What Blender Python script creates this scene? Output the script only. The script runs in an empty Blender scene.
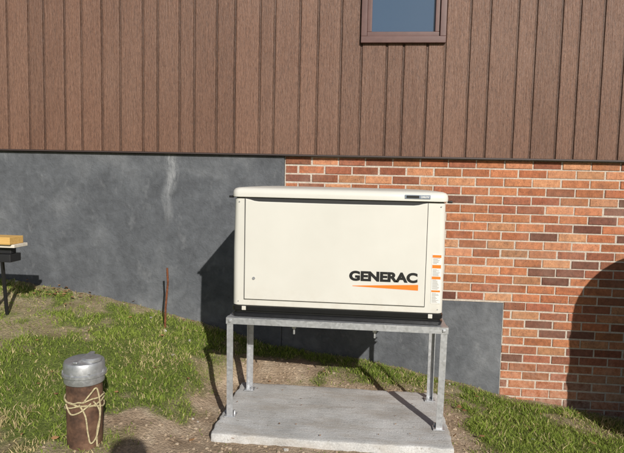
import bpy, bmesh, math, random
import numpy as np
from mathutils import Vector, Matrix
random.seed(7); rng=np.random.default_rng(11)
scene=bpy.context.scene
scene.view_settings.view_transform='Standard'; scene.view_settings.look='None'; scene.view_settings.exposure=0
COL=scene.collection

# ---------------------------------------------------------------- helpers
class NT:
    def __init__(s,name):
        s.m=bpy.data.materials.new(name); s.m.use_nodes=True
        s.t=s.m.node_tree; s.n=s.t.nodes; s.n.clear()
        s.out=s.n.new('ShaderNodeOutputMaterial'); s.b=s.n.new('ShaderNodeBsdfPrincipled')
        s.t.links.new(s.b.outputs[0],s.out.inputs[0])
        s.geo=s.n.new('ShaderNodeTexCoord')
    def link(s,a,b): s.t.links.new(a,b)
    def mapping(s,scale=(1,1,1),loc=(0,0,0)):
        m=s.n.new('ShaderNodeMapping'); m.inputs['Scale'].default_value=scale; m.inputs['Location'].default_value=loc
        s.link(s.geo.outputs['Object'],m.inputs[0]); return m.outputs[0]
    def noise(s,scale=5,detail=4,rough=.55,vec=None,dist=0):
        n=s.n.new('ShaderNodeTexNoise'); n.inputs['Scale'].default_value=scale; n.inputs['Detail'].default_value=min(detail,3)
        n.inputs['Roughness'].default_value=rough; n.inputs['Distortion'].default_value=dist
        s.link(vec if vec is not None else s.geo.outputs['Object'],n.inputs['Vector']); return n.outputs['Fac']
    def ramp(s,fac,stops):
        r=s.n.new('ShaderNodeValToRGB'); e=r.color_ramp.elements
        while len(e)<len(stops): e.new(.5)
        for k,(p,c) in enumerate(stops):
            e[k].position=p; e[k].color=(c,c,c,1) if isinstance(c,(int,float)) else (*c,1)
        s.link(fac,r.inputs[0]); return r.outputs[0]
    def mix(s,fac,a,b,mode='MIX'):
        m=s.n.new('ShaderNodeMix'); m.data_type='RGBA'; m.blend_type=mode
        for sock,v in ((m.inputs[0],fac),(m.inputs[6],a),(m.inputs[7],b)):
            if isinstance(v,(int,float)):
                sock.default_value=v if sock==m.inputs[0] else (v,v,v,1)
            elif isinstance(v,tuple): sock.default_value=(*v,1)
            else: s.link(v,sock)
        return m.outputs[2]
    def math(s,op,a,b=0.0,c=None):
        m=s.n.new('ShaderNodeMath'); m.operation=op
        for i,v in enumerate((a,b,c)):
            if v is None: continue
            if isinstance(v,(int,float)): m.inputs[i].default_value=v
            else: s.link(v,m.inputs[i])
        return m.outputs[0]
    def xyz(s):
        sx=s.n.new('ShaderNodeSeparateXYZ'); s.link(s.geo.outputs['Object'],sx.inputs[0]); return sx.outputs
    def attr(s,name):
        a=s.n.new('ShaderNodeAttribute'); a.attribute_name=name; return a
    def bump(s,h,strength=.5,dist=.01):
        b=s.n.new('ShaderNodeBump'); b.inputs['Strength'].default_value=strength; b.inputs['Distance'].default_value=dist
        s.link(h,b.inputs['Height'])
        if s.b.inputs['Normal'].is_linked: s.link(s.b.inputs['Normal'].links[0].from_socket,b.inputs['Normal'])
        s.link(b.outputs[0],s.b.inputs['Normal'])
    def set(s,col=None,rough=None,metal=None,spec=None):
        for k,v in (('Base Color',col),('Roughness',rough),('Metallic',metal),('Specular IOR Level',spec)):
            if v is None: continue
            if isinstance(v,tuple): s.b.inputs[k].default_value=(*v,1)
            elif isinstance(v,(int,float)): s.b.inputs[k].default_value=v
            else: s.link(v,s.b.inputs[k])
        return s

def link(o,parent=None):
    COL.objects.link(o)
    if parent: o.parent=parent
    return o
def empty(name,loc=(0,0,0)):
    e=bpy.data.objects.new(name,None); e.empty_display_size=.1; COL.objects.link(e); return e
def mesh_obj(name,verts,faces,mat,parent=None,smooth=False):
    me=bpy.data.meshes.new(name); me.from_pydata([tuple(v) for v in verts],[],[tuple(f) for f in faces]); me.update()
    if mat: me.materials.append(mat)
    if smooth:
        for p in me.polygons: p.use_smooth=True
    return link(bpy.data.objects.new(name,me),parent)
def bm_obj(name,bm,mat,parent=None,smooth=False):
    me=bpy.data.meshes.new(name); bm.to_mesh(me); bm.free()
    if mat: me.materials.append(mat)
    if smooth:
        for p in me.polygons: p.use_smooth=True
    return link(bpy.data.objects.new(name,me),parent)
def box(name,x0,x1,y0,y1,z0,z1,mat,parent=None,bev=0,seg=2):
    bm=bmesh.new(); bmesh.ops.create_cube(bm,size=1)
    for v in bm.verts:
        v.co=Vector(((x0+x1)/2+v.co.x*(x1-x0),(y0+y1)/2+v.co.y*(y1-y0),(z0+z1)/2+v.co.z*(z1-z0)))
    if bev: bmesh.ops.bevel(bm,geom=bm.edges[:],offset=bev,segments=seg,profile=.5,affect='EDGES')
    o=bm_obj(name,bm,mat,parent)
    if bev and seg>1:
        for p in o.data.polygons: p.use_smooth=True
        m=o.modifiers.new('wn','WEIGHTED_NORMAL'); m.keep_sharp=False
    return o
def lathe(name,prof,c,mat,parent=None,n=48,smooth=True):
    vs=[];fs=[]
    for r,z in prof:
        for i in range(n):
            a=2*math.pi*i/n; vs.append((c[0]+r*math.cos(a),c[1]+r*math.sin(a),c[2]+z))
    for j in range(len(prof)-1):
        for i in range(n):
            a=j*n+i;b=j*n+(i+1)%n; fs.append((a,b,b+n,a+n))
    o=mesh_obj(name,vs,fs,mat,parent,smooth)
    if smooth:
        m=o.modifiers.new('es','EDGE_SPLIT'); m.split_angle=math.radians(35)
    return o
def tube(name,pts,r,mat,parent=None):
    cu=bpy.data.curves.new(name,'CURVE'); cu.dimensions='3D'; cu.bevel_depth=r; cu.bevel_resolution=3; cu.use_fill_caps=True
    sp=cu.splines.new('POLY'); sp.points.add(len(pts)-1)
    for p,q in zip(sp.points,pts): p.co=(*q,1)
    if mat: cu.materials.append(mat)
    o=bpy.data.objects.new(name,cu); return link(o,parent)

_tab=rng.random((256,256))
def vnoise(x,y,s):
    x=np.asarray(x)*s+1000.3; y=np.asarray(y)*s+1000.7
    xi=np.floor(x).astype(int); yi=np.floor(y).astype(int); fx=x-xi; fy=y-yi
    fx=fx*fx*(3-2*fx); fy=fy*fy*(3-2*fy)
    g=lambda a,b:_tab[a%256,b%256]
    return (g(xi,yi)*(1-fx)+g(xi+1,yi)*fx)*(1-fy)+(g(xi,yi+1)*(1-fx)+g(xi+1,yi+1)*fx)*fy
def fbm(x,y,s,o=3):
    r=0;a=.5
    for k in range(o): r=r+a*vnoise(x+k*7.1,y-k*3.3,s*2**k); a*=.5
    return r/(1-.5**o)
def sstep(a,b,x):
    t=np.clip((x-a)/(b-a),0,1); return t*t*(3-2*t)

# ---------------------------------------------------------------- terrain function
GX=[-60,-12,-6,-3.06,-2.18,-1.33,-.79,0,.3,1.09,2.03,4,12,60]
GZ=[1.6,1.1,.8,.52,.41,.22,.07,-.01,-.06,-.24,-.37,-.5,-.8,-1.2]
FX=[-60,-8,-3,-1.4,-.9,.5,1.2,2.2,6,60]
FZ=[.3,.18,.03,-.0,-.045,-.045,-.11,-.2,-.4,-.9]
def ground_z(x,y,detail=True):
    x=np.asarray(x,float); y=np.asarray(y,float)
    zw=np.interp(x,GX,GZ); zf=np.interp(x,FX,FZ)
    w=1-np.clip(-y/2.1,0,1); w=w*w*(3-2*w)*.35+w*.65
    z=zw*w+zf*(1-w)
    z=z-.22*sstep(2.0,4.6,-y)
    m=sstep(.35,.05,np.maximum(np.maximum(-.83-x,x-.52),0)+np.maximum(np.maximum(-1.5-y,y+.72),0))
    z=z*(1-m)+np.minimum(z,-.045)*m
    if detail:
        near=sstep(12,3,np.hypot(x,y+1))
        z=z+near*((fbm(x,y,2.2)-.5)*.05+(fbm(x+9,y,14,2)-.5)*.022)*(1-.7*m)
    return z
def dirt_mask(x,y):
    """1 = bare soil, 0 = lawn"""
    n=fbm(x,y,3.1)-.5; n2=fbm(x+31,y+5,11,2)-.5
    d=np.maximum(np.maximum(-.82-x,x-.5),0)**2+np.maximum(np.maximum(-1.48-y,y+.7),0)**2
    d=np.sqrt(d)
    a=sstep(.30,.08,d+n*.42+n2*.22)
    b=sstep(.62,.3,np.hypot((x+1.02)/.75,(y+1.72)/.85)+n*.7+n2*.4)
    c=sstep(.6,.25,np.hypot((x+.55)/1.0,(y+.42)/.5)+n*.8+n2*.4)
    e=sstep(.5,.2,np.abs(y+2.05)/.55+n*.9+n2*.4)*sstep(-1.3,-.8,x)*.95
    g=sstep(.55,.66,fbm(x+4,y+8,1.9)+n2*.35)*.65
    h=sstep(.12,.02,-y+n*.1)*.8
    return np.clip(np.maximum.reduce([a,b,c,e,g,h]),0,1)
def straw_mask(x,y):
    a=sstep(.75,.2,np.hypot((x+1.95)/.6,(y+1.95)/.65)+(fbm(x,y,3)-.5)*.8)
    return np.clip(a*.9+sstep(.50,.66,fbm(x+50,y+50,2.3))*.45,0,1)

# ---------------------------------------------------------------- materials
def m_ground():
    s=NT('soil_and_turf'); a=s.attr('dirt')
    n1=s.noise(6,6,.6); n2=s.noise(60,6,.7)
    d=s.ramp(n1,[(.3,(.25,.18,.12)),(.55,(.36,.275,.195)),(.75,(.45,.365,.27))])
    d=s.mix(.55,d,s.ramp(n2,[(.3,.25),(.7,.75)]),'OVERLAY')
    g=s.ramp(n2,[(.3,(.06,.085,.02)),(.6,(.13,.16,.04)),(.8,(.25,.22,.10))])
    c=s.mix(a.outputs['Fac'],g,d)
    s.set(c,.95,0,.15); s.bump(n2,.9,.02); return s.m
def m_attrcol(name,rough=.6,transl=False,spec=.3):
    s=NT(name); a=s.attr('Col')
    if transl:
        df=s.n.new('ShaderNodeBsdfDiffuse'); s.link(a.outputs['Color'],df.inputs[0])
        tr=s.n.new('ShaderNodeBsdfTranslucent'); s.link(a.outputs['Color'],tr.inputs[0])
        mx=s.n.new('ShaderNodeMixShader'); mx.inputs[0].default_value=.35
        s.link(df.outputs[0],mx.inputs[1]); s.link(tr.outputs[0],mx.inputs[2]); s.link(mx.outputs[0],s.out.inputs[0])
        s.n.remove(s.b)
    else: s.set(a.outputs['Color'],rough,0,spec)
    return s.m
def m_brick():
    s=NT('clay_brick'); a=s.attr('Col')
    n=s.noise(28,6,.7); st=s.noise(1,3,.65,s.mapping((260,60,25))); sp=s.noise(140,2,.5)
    c=s.mix(.6,a.outputs['Color'],s.ramp(n,[(.25,.22),(.75,.78)]),'OVERLAY')
    c=s.mix(s.ramp(sp,[(.60,0),(.70,.7)]),c,(.06,.035,.03))
    c=s.mix(s.ramp(s.noise(11,5,.7),[(.52,0),(.72,.5)]),c,(.15,.075,.055))
    c=s.mix(s.ramp(s.noise(3,4,.6),[(.5,0),(.8,.22)]),c,(.5,.40,.32))
    z=s.xyz()[2]
    dust=s.math('MULTIPLY',s.ramp(s.math('ADD',z,.5),[(.25,.8),(.62,0)]),s.ramp(n,[(.35,0),(.65,.5)]))
    c=s.mix(dust,c,(.44,.37,.30))
    s.set(c,.9,0,.2); s.bump(st,.7,.007); return s.m
def m_mortar():
    s=NT('mortar'); n=s.noise(80,3,.6); s.set(s.ramp(n,[(.3,(.37,.32,.27)),(.7,(.55,.49,.42))]),.95,0,.1); return s.m
def m_parge():
    s=NT('grey_parging'); n=s.noise(1.6,6,.62,dist=.6); n2=s.noise(14,6,.7,dist=.3); n3=s.noise(90,3,.6)
    c=s.ramp(n,[(.3,(.068,.072,.080)),(.5,(.095,.101,.111)),(.7,(.14,.146,.156))])
    c=s.mix(.5,c,s.ramp(n2,[(.25,.28),(.75,.72)]),'OVERLAY')
    X=s.xyz()
    wob=s.math('MULTIPLY',s.math('SUBTRACT',s.noise(3,1),.5),.12)
    def streak(xc,w,zc,h):
        dx=s.math('DIVIDE',s.math('SUBTRACT',s.math('ADD',X[0],wob),xc),w)
        dz=s.math('DIVIDE',s.math('SUBTRACT',X[2],zc),h)
        r=s.math('ADD',s.math('MULTIPLY',dx,dx),s.math('MULTIPLY',dz,dz))
        return s.math('MAXIMUM',s.math('SUBTRACT',1.0,r),0.0)
    f=s.math('ADD',streak(-1.56,.07,1.47,.22),s.math('MULTIPLY',streak(-1.60,.05,1.22,.24),.5))
    f=s.math('MULTIPLY',f,s.ramp(s.noise(1,6,.75,s.mapping((26,10,7))),[(.35,.05),(.7,.65)]))
    f=s.math('MINIMUM',f,1.0)
    c=s.mix(f,c,(.44,.45,.46))
    c=s.mix(s.ramp(s.noise(1,6,.8,s.mapping((7,3,4),(2,0,5))),[(.58,0),(.75,.4)]),c,(.22,.225,.235))
    s.set(c,.85,0,.25); s.bump(n2,.6,.014); s.bump(n3,.45,.005); return s.m
def m_siding():
    s=NT('brown_siding'); a=s.attr('Col')
    g=s.noise(1,6,.7,s.mapping((95,30,6)),.9); g2=s.noise(1,2,.6,s.mapping((22,5,.7))); g3=s.noise(1,3,.7,s.mapping((300,80,36)))
    c=s.mix(.45,a.outputs['Color'],s.ramp(g,[(.3,.32),(.7,.68)]),'OVERLAY')
    c=s.mix(s.ramp(g2,[(.5,0),(.8,.25)]),c,(.24,.14,.098))
    c=s.mix(s.ramp(s.noise(1.1,2,.6),[(.4,0),(.7,.25)]),c,(.215,.13,.093))
    c=s.mix(s.ramp(g3,[(.36,.6),(.5,0)]),c,(.04,.022,.017))
    c=s.mix(s.ramp(g3,[(.58,0),(.72,.4)]),c,(.33,.21,.155))
    s.set(c,.5,0,.35); s.bump(g,.8,.006); s.bump(g3,.6,.0025); return s.m
def m_galv(name='galvanised_steel',base=.5):
    s=NT(name); v=s.n.new('ShaderNodeTexVoronoi'); v.inputs['Scale'].default_value=70; s.link(s.geo.outputs['Object'],v.inputs['Vector'])
    sep=s.n.new('ShaderNodeSeparateColor'); s.link(v.outputs['Color'],sep.inputs[0])
    n=s.noise(9,4)
    c=s.ramp(sep.outputs[0],[(0,(base*.88,base*.90,base*.94)),(1,(base*1.12,base*1.14,base*1.18))])
    c=s.mix(s.ramp(n,[(.5,0),(.75,.4)]),c,(.42,.42,.42))
    s.set(c,s.ramp(sep.outputs[1],[(0,.40),(1,.52)]),.7,.5); return s.m
def m_plain(name,col,rough=.5,metal=0,spec=.5,var=.08,scale=12,bmp=0):
    s=NT(name); n=s.noise(scale,2,.6)
    lo=tuple(max(0,c*(1-var)) for c in col); hi=tuple(min(1,c*(1+var)) for c in col)
    s.set(s.ramp(n,[(.3,lo),(.7,hi)]),rough,metal,spec)
    if bmp: s.bump(s.noise(scale*12,2),bmp,.002)
    return s.m
def m_enamel():
    s=NT('cream_powder_coat'); n=s.noise(2.5,3,.6)
    X=s.xyz()
    c=s.ramp(n,[(.3,(.565,.55,.50)),(.7,(.615,.60,.55))])
    dust=s.math('MULTIPLY',s.ramp(X[2],[(.62,1),(.80,0)]),s.ramp(s.noise(14,5,.7),[(.45,0),(.75,.4)]))
    c=s.mix(dust,c,(.42,.36,.28))
    s.set(c,.42,0,.4); s.bump(s.noise(2.2,1),.12,.02); return s.m
def m_concrete():
    s=NT('pad_concrete'); n=s.noise(3,6,.65); n2=s.noise(1,3,.7,s.mapping((8,110,30))); n3=s.noise(120,3,.6)
    c=s.ramp(n,[(.3,(.36,.355,.345)),(.55,(.48,.475,.465)),(.75,(.57,.565,.555))])
    c=s.mix(.45,c,s.ramp(n3,[(.3,.3),(.7,.7)]),'OVERLAY')
    c=s.mix(s.ramp(s.noise(1,6,.75,s.mapping((2.5,9,5),(3,1,0))),[(.46,0),(.7,.5)]),c,(.32,.27,.215))
    c=s.mix(s.ramp(s.noise(26,5,.8),[(.60,0),(.70,.6)]),c,(.22,.19,.155))
    s.set(c,.9,0,.2); s.bump(n2,.5,.006); s.bump(n3,.5,.004); return s.m
def m_glass():
    s=NT('window_glass'); s.set((.05,.085,.14),.04,0,.9)
    s.bump(s.noise(3,2),.05,.03); return s.m
def m_wood(name,c0,c1):
    s=NT(name); n=s.noise(1,3,.6,s.mapping((3,40,60)),.8); s.set(s.ramp(n,[(.3,c0),(.7,c1)]),.75,0,.2); return s.m
def m_rust():
    s=NT('rusty_casing'); n=s.noise(9,6,.7); n2=s.noise(60,4,.7)
    c=s.ramp(n,[(.3,(.05,.03,.022)),(.5,(.12,.065,.042)),(.72,(.21,.125,.08))])
    c=s.mix(.5,c,s.ramp(n2,[(.3,.3),(.7,.7)]),'OVERLAY')
    s.set(c,.75,.15,.3); s.bump(n2,.5,.004); return s.m

M=dict(ground=m_ground(),blade=m_attrcol('grass_blade',.55,True,.25),leaf=m_attrcol('dry_leaf',.8,False,.1),clod=m_attrcol('soil_clod',.95),
 brick=m_brick(),mortar=m_mortar(),parge=m_parge(),siding=m_siding(),galv=m_galv(),galv2=m_galv('zinc_cap',.42),
 enamel=m_enamel(),black=m_plain('black_plastic',(.012,.012,.013),.28,0,.5),dark=m_plain('dark_gap',(.02,.02,.02),.7),
 conc=m_concrete(),glass=m_glass(),frame=m_plain('maroon_vinyl_frame',(.115,.06,.053),.4,0,.4,.1,20),
 flash=m_plain('brown_flashing',(.045,.03,.028),.5),orange=m_plain('orange_decal',(.83,.19,.02),.4,0,.4,.03),
 ink=m_plain('black_decal',(.012,.012,.012),.4),label=m_plain('white_label',(.70,.69,.66),.4,0,.4,.02),badge=m_plain('grey_badge',(.22,.26,.32),.35,.2),
 rust=m_rust(),rope=m_plain('twine',(.42,.36,.22),.9,0,.1,.3,90,.5),rebar=m_plain('rusty_rebar',(.16,.06,.03),.85,0,.2,.4,60,.5),
 pine=m_wood('yellow_pine',(.5,.3,.09),(.66,.43,.16)),pale=m_wood('pale_board',(.55,.5,.42),(.68,.63,.55)),
 iron=m_plain('black_iron',(.02,.02,.022),.5,.2),roof=m_plain('asphalt_shingle',(.06,.05,.045),.9,0,.2,.4,30,.6),
 poly=m_plain('green_poly_caster',(.03,.07,.04),.4,0,.4,.1),soffit=m_plain('brown_soffit',(.10,.06,.045),.6),
 cloth=m_plain('jacket_cloth',(.05,.06,.1),.9),interior=m_plain('room_dark',(.03,.03,.035),.9))

def set_col(me,cols,name='Col'):
    ca=me.color_attributes.new(name,'FLOAT_COLOR','CORNER'); ca.data.foreach_set('color',cols.astype(np.float32).ravel())

# ---------------------------------------------------------------- ground
def axis(a,b,step,far,g=1.22):
    xs=list(np.arange(a,b+1e-6,step)); d=step; x=b
    while x<far: d*=g; x+=d; xs.append(x)
    d=step; x=a; pre=[]
    while x>-far: d*=g; x-=d; pre.append(x)
    return np.array(pre[::-1]+xs)
xs=axis(-4.2,3.4,.035,400); ys=axis(-3.0,.1,.035,400)
XX,YY=np.meshgrid(xs,ys); ZZ=ground_z(XX,YY)
nx,ny=len(xs),len(ys)
me=bpy.data.meshes.new('lawn_ground'); vs=np.stack([XX,YY,ZZ],-1).reshape(-1,3)
i=np.arange((ny-1)*(nx-1)); r=i//(nx-1); c=i%(nx-1); a=r*nx+c
fs=np.stack([a,a+1,a+1+nx,a+nx],-1)
me.from_pydata(vs.tolist(),[],fs.tolist()); me.materials.append(M['ground'])
at=me.attributes.new('dirt','FLOAT','POINT'); at.data.foreach_set('value',dirt_mask(XX,YY).ravel().astype(np.float32))
me.polygons.foreach_set('use_smooth',np.ones(len(fs),bool)); me.update()
link(bpy.data.objects.new('lawn_ground',me))

# ---------------------------------------------------------------- grass
def blades(name,N,xr,yr,hmin,hmax,wid,ok):
    x=rng.uniform(*xr,N); y=rng.uniform(*yr,N)
    dm=dirt_mask(x,y); clump=fbm(x+2,y+3,9,2)
    keep=(rng.random(N)>dm*.985)&(rng.random(N)<.12+1.25*clump)&ok(x,y)
    x=x[keep];y=y[keep];dm=dm[keep];clump=clump[keep];n=len(x)
    z=ground_z(x,y)-.004
    h=rng.uniform(hmin,hmax,n)*(.5+.9*clump)*(1-.45*dm)
    th=rng.uniform(0,2*np.pi,n); le=rng.uniform(.15,1.4,n)*h
    w=wid*rng.uniform(.6,1.3,n)
    ph=rng.uniform(0,2*np.pi,n); dx,dy=np.cos(th),np.sin(th); px,py=np.cos(ph),np.sin(ph)
    P=np.stack([x,y,z],-1)
    def pt(f,s,hh): return P+np.stack([dx*le*f+px*w*s,dy*le*f+py*w*s,h*hh],-1)
    V=np.stack([pt(0,-.5,0),pt(0,.5,0),pt(.35,.42,.6),pt(.35,-.42,.6),pt(1,0,.95)],1).reshape(-1,3)
    b=np.arange(n)*5
    me=bpy.data.meshes.new(name)
    me.vertices.add(n*5); me.vertices.foreach_set('co',V.ravel())
    loops=np.stack([b,b+1,b+2,b+3,b+3,b+2,b+4],-1).ravel()
    me.loops.add(n*7); me.loops.foreach_set('vertex_index',loops)
    me.polygons.add(n*2)
    st=np.stack([np.arange(n)*7,np.arange(n)*7+4],-1).ravel()
    me.polygons.foreach_set('loop_start',st)
    me.update(calc_edges=True)
    sm=straw_mask(x,y); k=rng.random(n)
    g0=np.array([.13,.19,.035]); g1=np.array([.35,.43,.09]); s0=np.array([.64,.53,.29])
    t=np.clip(rng.random(n)*.7+.6*(fbm(x,y,1.5)-.3),0,1)[:,None]
    col=g0*(1-t)+g1*t
    iss=(k<sm*.8+.13)[:,None]; sc=s0*rng.uniform(.5,1.15,n)[:,None]
    col=np.where(iss,sc,col)
    C=np.concatenate([col,np.ones((n,1))],1); C=np.repeat(C,7,axis=0)
    set_col(me,C); me.materials.append(M['blade'])
    return link(bpy.data.objects.new(name,me))
inslab=lambda x,y:(x>-.83)&(x<.52)&(y>-1.5)&(y<-.7)
blades('grass',170000,(-3.9,3.0),(-2.6,-.01),.016,.044,.0048,lambda x,y:~inslab(x,y))
blades('grass',45000,(-8,8),(-8,-.01),.03,.07,.014,lambda x,y:~((x>-3.9)&(x<3.0)&(y>-2.6)))

# soil clods / stones
def clods(name,N,sampler,rmin,rmax,c0,c1):
    bm=bmesh.new(); bmesh.ops.create_icosphere(bm,subdivisions=1,radius=1)
    bv=np.array([v.co[:] for v in bm.verts]); bf=np.array([[v.index for v in f.verts] for f in bm.faces]); bm.free()
    V=[];Fc=[];C=[]
    k=0
    while k<N:
        x,y=sampler()
        if inslab(x,y): continue
        r=rmin+(rmax-rmin)*random.random()**3
        sc=np.array([random.uniform(.7,1.3),random.uniform(.7,1.3),random.uniform(.5,.8)])*r
        v=bv*(1+rng.uniform(-.22,.22,(len(bv),1)))*sc+np.array([x,y,float(ground_z(x,y))+r*.2])
        V.append(v);Fc.append(bf+k*len(bv)); t=random.random(); col=np.array(c0)*(1-t)+np.array(c1)*t
        C.append(np.tile(np.append(col,1),(len(bf)*3,1))); k+=1
    me=bpy.data.meshes.new(name); me.from_pydata(np.concatenate(V).tolist(),[],np.concatenate(Fc).tolist())
    set_col(me,np.concatenate(C)); me.materials.append(M['clod']); return link(bpy.data.objects.new(name,me))
def s_dirt():
    while True:
        x=random.uniform(-2.2,2.2);y=random.uniform(-2.5,-.05)
        if random.random()<float(dirt_mask(x,y))**2+.01: return x,y
clods('soil_clods',2600,s_dirt,.002,.012,(.25,.18,.12),(.42,.34,.25))
clods('stones',26,lambda:(random.uniform(-3,1.6),random.uniform(-2.3,-.05)),.008,.020,(.3,.28,.26),(.5,.47,.43))
def leaf_mesh(name,pos):
    V=[];Fs=[];C=[]
    for x,y,z,s in pos:
        R=Matrix.Rotation(random.uniform(0,6.3),3,'Z')@Matrix.Rotation(random.uniform(-.6,.6),3,'X')
        pts=[(-1,0,0),(-.4,.5,.15),(.4,.45,.1),(1.1,0,.25),(.4,-.45,.1),(-.4,-.5,.15)]
        b=len(V); V+= [tuple(R@(Vector(p)*s)+Vector((x,y,z))) for p in pts]; Fs.append(tuple(range(b,b+6)))
        t=random.random(); C+= [[.30-.12*t,.17-.08*t,.08-.03*t,1]]*6
    o=mesh_obj(name,V,Fs,M['leaf']); set_col(o.data,np.array(C))
pos=[]
for k in range(150):
    x=random.uniform(-3.6,1.8);y=random.uniform(-2.4,-.03); pos.append((x,y,float(ground_z(x,y))+random.uniform(.012,.04),random.uniform(.010,.020)))
for k in range(45):
    x=random.gauss(-2.45,.2);y=-abs(random.gauss(.05,.09))-.02; pos.append((x,y,float(ground_z(x,y))+random.uniform(.012,.03),random.uniform(.010,.022)))
for k in range(26):
    x=random.uniform(-.8,.48);y=random.uniform(-1.46,-.71); pos.append((x,y,.008,random.uniform(.003,.008)))
leaf_mesh('fallen_leaves',pos)

# ---------------------------------------------------------------- house
house=empty('brick_house')
XL,XR,ZT,DB=-7.0,6.0,4.1,-0.05
GW=.020; GD=.010; YS=-.045
rb=random.Random(21); B=[XL-.3]; WP=(.185,.13,.17,.15,.19,.12); kk=0
while B[-1]<XR+.4: B.append(B[-1]+WP[kk%6]+rb.uniform(-.012,.012)); kk+=1
def siding(x0,x1,z0,z1,V,F,C):
    pts=[]
    for k in range(len(B)-1):
        b=B[k]; PER=B[k+1]-b
        if b>x1+.3 or b+PER<x0-.3: continue
        for dx,dy in ((0,.0015),(.006,0),(PER-GW-.004,0),(PER-GW,.0015),(PER-GW+.004,GD),(PER-.005,GD)): pts.append((b+dx,dy,k))
    seg=[]
    for (a,b) in zip(pts[:-1],pts[1:]):
        xa,xb=max(a[0],x0),min(b[0],x1)
        if xb-xa<1e-5: continue
        f=lambda x:a[1]+(b[1]-a[1])*(x-a[0])/(b[0]-a[0])
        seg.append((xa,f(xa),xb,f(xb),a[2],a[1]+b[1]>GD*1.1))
    for xa,ya,xb,yb,k,gr in seg:
        n=len(V); V+= [(xa,YS+ya,z0),(xb,YS+yb,z0),(xb,YS+yb,z1),(xa,YS+ya,z1)]; F.append((n,n+1,n+2,n+3))
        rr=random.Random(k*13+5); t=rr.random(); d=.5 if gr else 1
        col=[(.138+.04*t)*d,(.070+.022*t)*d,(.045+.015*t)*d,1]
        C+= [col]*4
V=[];F=[];C=[]
WX0,WX1,WZ0,WZ1=-.055,.525,2.465,3.33
siding(XL,WX0,1.60,ZT,V,F,C); siding(WX1,XR,1.60,ZT,V,F,C); siding(WX0,WX1,1.60,WZ0,V,F,C); siding(WX0,WX1,WZ1,ZT,V,F,C)
o=mesh_obj('siding',V,F,M['siding'],house); set_col(o.data,np.array(C))
box('drip_flashing',XL,XR,-.050,0,1.588,1.5985,M['flash'],house)
fx0,fx1,fz0,fz1=-.08,.55,2.44,3.36
def frame(name,x0,x1,z0,z1,t,y0,y1,mat,tb=None):
    tb=tb or t
    e=empty(name); e.parent=house
    box('frame_bottom',x0,x1,y0,y1,z0,z0+tb,mat,e,.004); box('frame_top',x0,x1,y0,y1,z1-t,z1,mat,e,.004)
    box('frame_left',x0,x0+t,y0+.002,y1,z0+tb-.001,z1-t+.001,mat,e,.004); box('frame_right',x1-t,x1,y0+.002,y1,z0+tb-.001,z1-t+.001,mat,e,.004); return e
frame('window_trim',fx0,fx1,fz0,fz1,.045,-.075,-.01,M['frame'],.05)
frame('window_sash',fx0+.045,fx1-.045,fz0+.05,fz1-.045,.036,-.058,-.005,M['frame'])
box('window_glass',fx0+.07,fx1-.07,-.03,-.024,fz0+.08,fz1-.07,M['glass'],house)
box('wall_core_left',XL,XR,.02,.3,-1.6,2.42,M['mortar'],house)
box('foundation_parging',XL,-.652,-.014,.018,-.9,1.586,M['parge'],house,.004)
box('foundation_parging_lower',-.650,1.078,-.010,.018,-.9,.487,M['parge'],house,.006)
BL,BH,MJ=.200,.0575,.0105
def bricks(name,x0,x1,z0,z1):
    V=[];F=[];C=[]; row=0; z=z1
    while z>z0:
        zt=z-MJ*.5; zb=zt-BH; off=(row%2)*(BL+MJ)/2; x=x0-off+MJ/2
        while x<x1:
            a,b=max(x,x0+MJ/2),min(x+BL,x1)
            if b-a>.02 and not (zb<.487 and a<1.08 and b<=1.09):
                if zb<.487 and a<1.08: a=1.084
                j=random.uniform(-.003,.003); jz=random.uniform(-.0015,.0015); ch=.0035; y=-.0+j; n=len(V)
                a+=random.uniform(-.002,.002); b+=random.uniform(-.002,.002)
                ins=[(a,zb+jz),(b,zb+jz),(b,zt+jz),(a,zt+jz)]
                V+= [(p[0],.016,p[1]) for p in ins]+[(p[0],y+ch,p[1]) for p in ins]
                jj=[random.uniform(.002,.0045) for _ in range(4)]
                V+= [(a+jj[0],y,zb+jz+jj[0]),(b-jj[1],y,zb+jz+jj[1]),(b-jj[2],y,zt+jz-jj[2]),(a+jj[3],y,zt+jz-jj[3])]
                for q in range(4):
                    w=(q+1)%4; F.append((n+q,n+w,n+4+w,n+4+q)); F.append((n+4+q,n+4+w,n+8+w,n+8+q))
                F.append((n+8,n+9,n+10,n+11))
                u=random.random(); v=random.uniform(.75,1.22)
                if u<.42: c=(.39,.148,.072)
                elif u<.66: c=(.29,.108,.062)
                elif u<.89: c=(.45,.205,.108)
                else: c=(.17,.075,.052)
                h=random.uniform(.92,1.1)
                C+= [[c[0]*v,c[1]*v*h,c[2]*v*h,1]]*36
            x+=BL+MJ
        z-=BH+MJ; row+=1
    o=mesh_obj(name,V,F,M['brick'],house); set_col(o.data,np.array(C))
bricks('brick_veneer',-.648,XR,-1.3,1.586)
box('mortar_bed_upper',-.649,XR,.0045,.0195,.489,1.586,M['mortar'],house)
box('mortar_bed_lower',1.0795,XR,.0045,.0195,-1.3,.4885,M['mortar'],house)
box('end_wall_left',XL,XL+.2,.301,7,-1,ZT,M['siding'],house); box('end_wall_right',XR-.2,XR,.301,7,-1.6,ZT,M['brick'],house)
box('back_wall',XL+.2,XR-.2,6.8,7,-1.6,ZT,M['siding'],house)
for n_ in ('end_wall_left','end_wall_right','back_wall'):
    me=bpy.data.objects[n_].data; set_col(me,np.tile([.15,.08,.055,1] if n_!='end_wall_right' else [.36,.14,.08,1],(len(me.loops),1)))
box('upper_core_left',XL,fx0-.02,.02,.3,2.421,ZT,M['interior'],house); box('upper_core_right',fx1+.02,XR,.02,.3,2.421,ZT,M['interior'],house)
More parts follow.
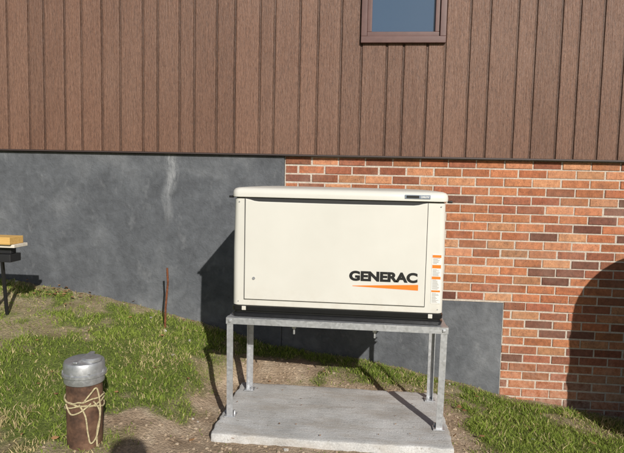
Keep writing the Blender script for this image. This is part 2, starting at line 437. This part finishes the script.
box('soffit',XL-.3,XR+.3,-.42,-.012,ZT-.02,ZT+.02,M['soffit'],house); box('fascia',XL-.3,XR+.3,-.45,-.421,ZT-.04,ZT+.14,M['flash'],house)
mesh_obj('gable_roof',[(XL-.3,-.46,ZT+.12),(XR+.3,-.46,ZT+.12),(XR+.3,3.5,ZT+1.9),(XL-.3,3.5,ZT+1.9),(XR+.3,7.4,ZT+.12),(XL-.3,7.4,ZT+.12),
  (XL,.02,ZT),(XL,7,ZT),(XL,3.5,ZT+1.72),(XR,.02,ZT),(XR,7,ZT),(XR,3.5,ZT+1.72)],[(0,1,2,3),(3,2,4,5),(6,7,8),(9,10,11)],M['roof'],house)

# ---------------------------------------------------------------- concrete pad
bm=bmesh.new(); nxs,nys=40,26
top=[[None]*(nys+1) for _ in range(nxs+1)]
for i in range(nxs+1):
    for j in range(nys+1):
        x=-.82+1.325*i/nxs; y=-1.485+.80*j/nys
        ex=(random.uniform(-.006,.006) if i in(0,nxs) else 0); ey=(random.uniform(-.006,.006) if j in(0,nys) else 0)
        top[i][j]=bm.verts.new((x+ex,y+ey,float((fbm(x,y,5)-.5)*.010+(fbm(x+3,y*3,16,2)-.5)*.004)))
for i in range(nxs):
    for j in range(nys): bm.faces.new((top[i][j],top[i+1][j],top[i+1][j+1],top[i][j+1]))
edges=[e for e in bm.edges if e.is_boundary]
r=bmesh.ops.extrude_edge_only(bm,edges=edges)
for v in [g for g in r['geom'] if isinstance(g,bmesh.types.BMVert)]: v.co.z=-.12
bmesh.ops.recalc_face_normals(bm,faces=bm.faces[:])
pe=[e for e in bm.edges if len(e.link_faces)==2 and e.calc_face_angle(0)>1.0]
bmesh.ops.bevel(bm,geom=pe,offset=.008,segments=2,affect='EDGES',profile=.5)
bm_obj('concrete_pad',bm,M['conc'],None,True)

# ---------------------------------------------------------------- stand
stand=empty('generator_stand')
def angle_leg(name,x,y,zt,sx,sy,lean=(0,0)):
    w,t=.037,.004; pr=[(0,0),(w*sx,0),(w*sx,t*sy),(t*sx,t*sy),(t*sx,w*sy),(0,w*sy)]
    V=[(x+p[0]+lean[0],y+p[1]+lean[1],.004) for p in pr]+[(x+p[0],y+p[1],zt) for p in pr]
    F=[(i,(i+1)%6,(i+1)%6+6,i+6) for i in range(6)]+[(5,4,3,2,1,0),(6,7,8,9,10,11)]
    bm=bmesh.new(); vv=[bm.verts.new(v) for v in V]; [bm.faces.new([vv[i] for i in f]) for f in F]
    bmesh.ops.recalc_face_normals(bm,faces=bm.faces[:]); bm_obj(name,bm,M['galv'],stand)
    cx,cy=x+lean[0]+sx*.02,y+lean[1]+sy*.02
    box(name+'_foot',cx-.033,cx+.033,cy-.033,cy+.033,.003,.009,M['galv'],stand,.001,1)
    lathe(name+'_anchor',[(0,.02),(.007,.02),(.007,.0)],(cx+sx*.018,cy+sy*.02,.008),M['galv'],stand,8)
FX0,FX1,FY0,FY1=-.787,.474,-1.262,-.80
RZ=.597
angle_leg('leg_front_left',FX0,FY0,RZ-.035,1,1,(.004,0)); angle_leg('leg_front_right',FX1,FY0,RZ-.035,-1,1,(-.006,0))
angle_leg('leg_rear_left',FX0+.03,FY1,RZ-.035,1,-1); angle_leg('leg_rear_right',FX1-.01,FY1,RZ-.035,-1,-1)
def channel(name,x0,x1,y0,y1,z0,z1,along='x'):
    t=.003
    if along=='x':
        box(name+'_web',x0,x1,y0,y0+t,z0,z1,M['galv'],stand); box(name+'_top',x0,x1,y0+t,y1,z1-t,z1,M['galv'],stand); box(name+'_lip',x0,x1,y0+t,y1-.0,z0,z0+t,M['galv'],stand)
    else:
        box(name+'_web',x0,x0+t,y0,y1,z0,z1,M['galv'],stand); box(name+'_top',x0+t,x1,y0,y1,z1-t,z1,M['galv'],stand)
channel('rail_front',FX0-.004,FX1+.004,FY0-.004,FY0+.045,RZ-.037,RZ)
channel('rail_back',FX0+.02,FX1-.004,FY1-.01,FY1+.035,RZ-.037,RZ)
channel('rail_left',FX0+.001,FX0+.04,FY0+.046,FY1-.011,RZ-.0365,RZ-.0005,'y'); channel('rail_right',FX1-.04,FX1-.001,FY0+.046,FY1-.011,RZ-.0365,RZ-.0005,'y')
channel('cross_1',-.42,-.38,FY0+.046,FY1-.011,RZ-.0365,RZ-.0005,'y'); channel('cross_2',.05,.09,FY0+.046,FY1-.011,RZ-.0365,RZ-.0005,'y')
for k,x in enumerate((-.40,.07)):
    lathe('hold_down_bolt_%d'%k,[(0,0),(.006,0),(.006,.09)],(x,-1.20,.500),M['galv'],stand,10)
    box('bolt_nut_%d'%k,x-.012,x+.012,-1.212,-1.188,.535,.548,M['galv'],stand,.002,1)
for k,(x,z) in enumerate(((FX0+.02,RZ-.019),(FX1-.02,RZ-.019))):
    box('rail_bolt_%d'%k,x-.009,x+.009,FY0-.012,FY0-.0045,z-.009,z+.009,M['galv'],stand,.003)

# ---------------------------------------------------------------- generator
gen=empty('standby_generator')
gx0,gx1,gy0,gy1=-.762,.446,-1.235,-.62
def rounded_prism(name,x0,x1,y0,y1,levels,rad,mat,parent,seg=6):
    V=[];F=[]; n=4*(seg+1)
    for z,ins in levels:
        a0,a1,b0,b1=x0+ins,x1-ins,y0+ins,y1-ins; r=max(rad-ins*.3,.004)
        for cx,cy,s in ((a1-r,b1-r,0),(a0+r,b1-r,1),(a0+r,b0+r,2),(a1-r,b0+r,3)):
            for k in range(seg+1):
                t=math.pi/2*(s+k/seg); V.append((cx+r*math.cos(t),cy+r*math.sin(t),z))
    for l in range(len(levels)-1):
        for i in range(n):
            a=l*n+i;b=l*n+(i+1)%n; F.append((a,b,b+n,a+n))
    F.append(tuple(range(n))[::-1]); F.append(tuple(range((len(levels)-1)*n,len(levels)*n)))
    o=mesh_obj(name,V,F,mat,parent,True); m=o.modifiers.new('es','EDGE_SPLIT'); m.split_angle=math.radians(38); return o
rounded_prism('base_tray',gx0-.004,gx1+.004,gy0-.006,gy1+.004,[(.599,.014),(.602,.006),(.622,.001),(.626,.012),(.634,.012),(.638,.003),(.661,.001),(.665,.010)],.03,M['black'],gen)
rounded_prism('enclosure_body',gx0,gx1,gy0,gy1,[(.666,.004),(.670,0),(1.0,-.001),(1.287,0.004),(1.290,.012)],.035,M['enamel'],gen)
for x in (gx0+.07,gx1-.07):
    box('tray_clip',x-.012,x+.012,gy0-.010,gy0-.0065,.640,.664,M['enamel'],gen,.002)
rounded_prism('lid_shadow_gap',gx0+.012,gx1-.012,gy0+.012,gy1-.012,[(1.285,0),(1.300,0)],.03,M['dark'],gen)
NL=40
rounded_prism('lid',gx0-.008,gx1+.008,gy0-.014,gy1+.008,[(1.296,.006),(1.299,.001),(1.318,0),(1.334,.003),(1.345,.012),(1.351,.028),(1.356,.09),(1.36,.2)],.042,M['enamel'],gen)
dx0,dx1,dz0,dz1=-.690,.340,.706,1.262
box('door_gap',dx0-.004,dx1+.004,gy0-.0035,gy0+.01,dz0-.004,dz1+.03,M['dark'],gen)
top=[]
for k in range(NL+1):
    u=k/NL; x=dx0+(dx1-dx0)*u
    e=min(u,1-u)/.07
    z=dz1+.026-.014*float(sstep(0,1,np.array(e)))-(.003*math.sin(u*math.pi))
    top.append((x,z))
bm=bmesh.new()
fr=[bm.verts.new((x,gy0-.011,z)) for x,z in ([(dx0,dz0),(dx1,dz0)]+top[::-1])]
f=bm.faces.new(fr); r=bmesh.ops.extrude_face_region(bm,geom=[f])
for v in r['geom']:
    if isinstance(v,bmesh.types.BMVert): v.co.y=gy0-.002
bmesh.ops.recalc_face_normals(bm,faces=bm.faces[:])
be=[e for e in bm.edges if all(abs(v.co.y-(gy0-.011))<1e-5 for v in e.verts)]
bmesh.ops.bevel(bm,geom=be,offset=.004,segments=3,affect='EDGES',profile=.5)
bm_obj('front_door',bm,M['enamel'],gen)
YD=gy0-.0112
for s,x in (('left',gx0-.008),('right',gx1+.008)):
    sg=-1 if s=='left' else 1
    box('lid_latch_'+s,min(x,x+sg*.026),max(x,x+sg*.026),gy0+.03,gy0+.06,1.290,1.303,M['black'],gen,.003)
box('badge',.212,.352,gy0-.0185,gy0-.013,1.311,1.333,M['badge'],gen,.002)
box('badge_face',.22,.29,gy0-.0200,gy0-.0186,1.315,1.329,M['ink'],gen)
def text(name,body,x0,x1,z0,y,mat,off=0,h=None,depth=.0006):
    cu=bpy.data.curves.new(name,'FONT'); cu.body=body; cu.size=.1; cu.extrude=depth; cu.offset=off; cu.resolution_u=6
    cu.materials.append(mat); o=bpy.data.objects.new(name,cu); link(o,gen)
    bpy.context.view_layer.update(); d=o.dimensions.copy(); bb=o.bound_box
    sx=(x1-x0)/d.x; sy=(h/d.y) if h else sx
    o.rotation_euler=(math.radians(90),0,0); o.scale=(sx,sy,1)
    o.location=(x0-bb[0][0]*sx,y,z0-bb[0][1]*sy); return o
text('badge_text','24kW',.300,.345,1.316,gy0-.0192,M['label'],.002,.012)
text('logo_text','GENERAC',-.085,.298,.838,YD-.0008,M['ink'],.0052,.058)
mesh_obj('logo_swoosh',[(-.065,YD-.001,.8075),(.303,YD-.001,.796),(.303,YD-.001,.829),(-.065,YD-.001,.8105)],[(0,1,2,3)],M['orange'],gen)
bm=bmesh.new(); bmesh.ops.create_cone(bm,cap_ends=True,segments=20,radius1=.009,radius2=.008,depth=.006,matrix=Matrix.Translation((-.635,YD-.002,.83))@Matrix.Rotation(math.radians(90),4,'X'))
bm_obj('door_lock',bm,M['galv2'],gen)
lx0,lx1=.376,.428; YL=gy0-.0022
box('warning_label',lx0,lx1,YL,YL+.0015,.725,1.005,M['label'],gen)
for z0,z1 in ((.985,1.000),(.925,.944),(.863,.878),(.790,.800)):
    box('label_band',lx0+.002,lx1-.002,YL-.0008,YL-.0001,z0,z1,M['orange'],gen)
for k in range(46):
    z=.731+k*.0058
    if any(a-.003<z<b+.003 for a,b in ((.985,1.0),(.925,.944),(.863,.878),(.79,.80))): continue
    box('label_print',lx0+.005,lx0+.005+random.uniform(.02,.04),YL-.0006,YL-.0001,z,z+.0014,M['ink'],gen)
for x in (gx0+.035,gx1-.03):
    for z in (.69,1.27):
        bm=bmesh.new(); bmesh.ops.create_cone(bm,cap_ends=True,segments=12,radius1=.004,radius2=.003,depth=.003,matrix=Matrix.Translation((x,gy0-.001,z))@Matrix.Rotation(math.radians(90),4,'X'))
        bm_obj('screw',bm,M['galv2'],gen)
for sg,x in ((-1,gx0),(1,gx1)):
    for k in range(9):
        z=.78+k*.045; box('louvre',x-.006 if sg<0 else x-.001,x+.001 if sg<0 else x+.006,-1.1,-.76,z,z+.012,M['enamel'],gen,.002)

# ---------------------------------------------------------------- well casing
well=empty('well_casing'); wx,wy=-1.415,-1.72; wz=float(ground_z(wx,wy))-.015
lathe('casing',[(0,-.1),(.088,-.1),(.088,.1),(.090,.2),(.088,.36)],(wx,wy,wz),M['rust'],well,40)
H=.37+.0
lathe('cap',[(.089,H-.03),(.097,H-.03),(.099,H-.025),(.099,H+.005),(.108,H+.008),(.108,H+.022),(.101,H+.026),(.101,H+.065),(.096,H+.078),(.08,H+.086),(0,H+.089)],(wx,wy,wz),M['galv2'],well,48)
box('cap_split_bar',wx-.012,wx+.012,wy-.095,wy+.095,wz+H+.084,wz+H+.096,M['galv2'],well,.004)
lathe('cap_lobe',[(.05,0),(.05,.012),(.044,.018),(0,.02)],(wx+.045,wy-.01,wz+H+.083),M['galv2'],well,24)
for k in range(4):
    a=math.radians(-150+k*50); lathe('cap_bolt_%d'%k,[(0,.014),(.008,.014),(.008,0)],(wx+.099*math.cos(a),wy+.099*math.sin(a),wz+H+.022),M['galv2'],well,6)
def rope(name,pts,r=.0042):
    P=[Vector(p) for p in pts]; out=[]
    for i in range(len(P)-1):
        p0,p1,p2,p3=P[max(i-1,0)],P[i],P[i+1],P[min(i+2,len(P)-1)]
        for k in range(8):
            t=k/8; out.append(.5*((2*p1)+(-p0+p2)*t+(2*p0-5*p1+4*p2-p3)*t*t+(-p0+3*p1-3*p2+p3)*t**3))
    out.append(P[-1]); tube(name,out,r,M['rope'],well)
def around(z0,amp,r=.0935,turns=1,ph=0,n=26):
    return [(wx+r*math.cos(ph+2*math.pi*turns*i/n),wy+r*math.sin(ph+2*math.pi*turns*i/n),wz+z0+amp*math.sin(2*2*math.pi*i/n+ph)+.003*random.uniform(-1,1)) for i in range(n+1)]
rope('rope_wrap_1',around(.245,.010)); rope('rope_wrap_2',around(.262,-.008,.095,1,1)); rope('rope_wrap_3',around(.225,.014,.0945,1,2.2))
rope('rope_tail_1',[(wx+.04,wy-.088,wz+.26),(wx+.07,wy-.078,wz+.30),(wx+.092,wy-.05,wz+.32),(wx+.104,wy-.04,wz+.2),(wx+.095,wy-.06,wz+.1),(wx+.10,wy-.07,wz+.03)])
rope('rope_tail_2',[(wx+.02,wy-.095,wz+.25),(wx+.05,wy-.09,wz+.19),(wx+.06,wy-.085,wz+.1),(wx+.075,wy-.085,wz+.05),(wx+.1,wy-.07,wz+.09),(wx+.106,wy-.05,wz+.2),(wx+.08,wy-.065,wz+.26)])
rope('rope_tail_3',[(wx-.06,wy-.075,wz+.24),(wx-.02,wy-.1,wz+.2),(wx+.03,wy-.098,wz+.215),(wx+.07,wy-.07,wz+.25)])

# ---------------------------------------------------------------- rebar stake
gzs=float(ground_z(-1.5,-.3))
tube('rebar_stake',[(-1.515,-.30,gzs-.1),(-1.508,-.30,.4),(-1.492,-.295,.60),(-1.498,-.295,.71)],.008,M['rebar'])

# ---------------------------------------------------------------- sawhorse with boards
saw=empty('sawhorse'); sy=-.80
box('top_rail',-3.35,-2.40,sy-.03,sy+.03,.855,.90,M['iron'],saw,.004)
box('board_pine',-3.5,-2.36,sy-.10,sy+.05,.925,.975,M['pine'],saw,.003); box('board_pale',-3.45,-2.345,sy-.075,sy+.075,.902,.924,M['pale'],saw,.002)
box('cross_plate',-2.47,-2.385,sy-.06,sy+.06,.80,.854,M['iron'],saw,.004)
for k,(x,s) in enumerate(((-2.50,-1),(-2.50,1),(-3.25,-1),(-3.25,1))):
    gz=float(ground_z(x,sy+s*.25)); tube('leg_%d'%k,[(x-.01,sy+s*.03,.86),(x-.14,sy+s*.27,gz-.02)],.013,M['iron'],saw)

# ---------------------------------------------------------------- guessed round-topped object, added out of frame right to cast the arched shadow
caster=empty('added_shadow_caster'); tx,ty=2.50,-.95; tz=float(ground_z(tx,ty))-.05
TB=1.38
prof=[(0,0),(.42,0),(.42,TB)]
for k in range(1,11):
    a=math.pi/2*k/10; prof.append((.42*math.cos(a) if k<10 else .0,TB+.36*math.sin(a)))
lathe('caster_shell',prof,(tx,ty,tz),M['poly'],caster,48)
for z in (.3,.6,.9,1.2): lathe('caster_rib',[(.42,z-.02),(.432,z-.01),(.432,z+.01),(.42,z+.02)],(tx,ty,tz),M['poly'],caster,48)
lathe('caster_lid',[(0.09,TB+.35),(.1,TB+.35),(.1,TB+.38),(0,TB+.385)],(tx,ty,tz),M['black'],caster,24)

# ---------------------------------------------------------------- photographer (behind the camera)
px0,py0=.16,-4.64; pz=float(ground_z(px0,py0)); HT=1.76-pz
J={'pel':(0,0,.53),'wst':(0,0,.62),'cst':(0,.0,.74),'nck':(0,.01,.85),'hd0':(0,.02,.895),'hd1':(0,.02,.96),
 'lh':(-.055,0,.5),'lk':(-.06,.01,.28),'la':(-.06,0,.045),'lf':(-.065,.08,.02),
 'rh':(.055,0,.5),'rk':(.06,.01,.28),'ra':(.06,0,.045),'rf':(.065,.08,.02),
 'ls':(-.11,0,.81),'le':(-.13,.03,.64),'lw':(-.075,.10,.70),'rs':(.11,0,.81),'re':(.13,.03,.64),'rw':(.075,.10,.70)}
Rr={'pel':.075,'wst':.07,'cst':.085,'nck':.032,'hd0':.05,'hd1':.055,'lh':.055,'lk':.035,'la':.022,'lf':.02,'rh':.055,'rk':.035,'ra':.022,'rf':.02,'ls':.04,'le':.026,'lw':.018,'rs':.04,'re':.026,'rw':.018}
E=[('pel','wst'),('wst','cst'),('cst','nck'),('nck','hd0'),('hd0','hd1'),('pel','lh'),('lh','lk'),('lk','la'),('la','lf'),('pel','rh'),('rh','rk'),('rk','ra'),('ra','rf'),('cst','ls'),('ls','le'),('le','lw'),('cst','rs'),('rs','re'),('re','rw')]
ks=list(J); me=bpy.data.meshes.new('photographer'); me.from_pydata([(px0+J[k][0]*HT,py0+J[k][1]*HT,pz+J[k][2]*HT) for k in ks],[(ks.index(a),ks.index(b)) for a,b in E],[])
me.materials.append(M['cloth']); po=link(bpy.data.objects.new('photographer',me))
po.modifiers.new('skin','SKIN')
if not me.skin_vertices:
    bm=bmesh.new(); bm.from_mesh(me); bm.verts.layers.skin.verify(); bm.to_mesh(me); bm.free()
for k,v in zip(ks,me.skin_vertices[0].data): v.radius=(Rr[k]*HT,Rr[k]*HT); v.use_root=(k=='pel')
sb=po.modifiers.new('sub','SUBSURF'); sb.levels=2; sb.render_levels=2

# ---------------------------------------------------------------- light
AZ,EL=math.radians(25),math.radians(27)
sd=Vector((math.sin(AZ)*math.cos(EL),-math.cos(AZ)*math.cos(EL),math.sin(EL)))
L=bpy.data.lights.new('sun','SUN'); L.energy=5.0; L.angle=math.radians(.5); L.color=(1,.955,.88)
lo=bpy.data.objects.new('sun',L); COL.objects.link(lo); lo.rotation_euler=sd.to_track_quat('Z','Y').to_euler()
w=bpy.data.worlds.new('World'); scene.world=w; w.use_nodes=True; nt=w.node_tree; bg=nt.nodes['Background']
sk=nt.nodes.new('ShaderNodeTexSky'); sk.sky_type='NISHITA'; sk.sun_disc=False; sk.sun_elevation=EL; sk.sun_rotation=math.atan2(sd.x,sd.y)
nt.links.new(sk.outputs[0],bg.inputs[0]); bg.inputs[1].default_value=.07

# ---------------------------------------------------------------- camera
ps,th,ro=map(math.radians,(5.5,4.7,1.3))
f0=Vector((-math.sin(ps),math.cos(ps),0)); r_=Vector((math.cos(ps),math.sin(ps),0)); z_=Vector((0,0,1))
Fw=math.cos(th)*f0-math.sin(th)*z_; Uu=math.sin(th)*f0+math.cos(th)*z_
Rc=math.cos(ro)*r_+math.sin(ro)*Uu; Uc=math.cos(ro)*Uu-math.sin(ro)*r_
cam=bpy.data.cameras.new('camera'); co=bpy.data.objects.new('camera',cam); COL.objects.link(co)
co.matrix_world=Matrix(((Rc.x,Uc.x,-Fw.x,0),(Rc.y,Uc.y,-Fw.y,-4.4),(Rc.z,Uc.z,-Fw.z,1.4),(0,0,0,1)))
cam.sensor_fit='HORIZONTAL'; cam.sensor_width=36; cam.lens=36*560/624; cam.clip_start=.05; cam.clip_end=1500
scene.camera=co
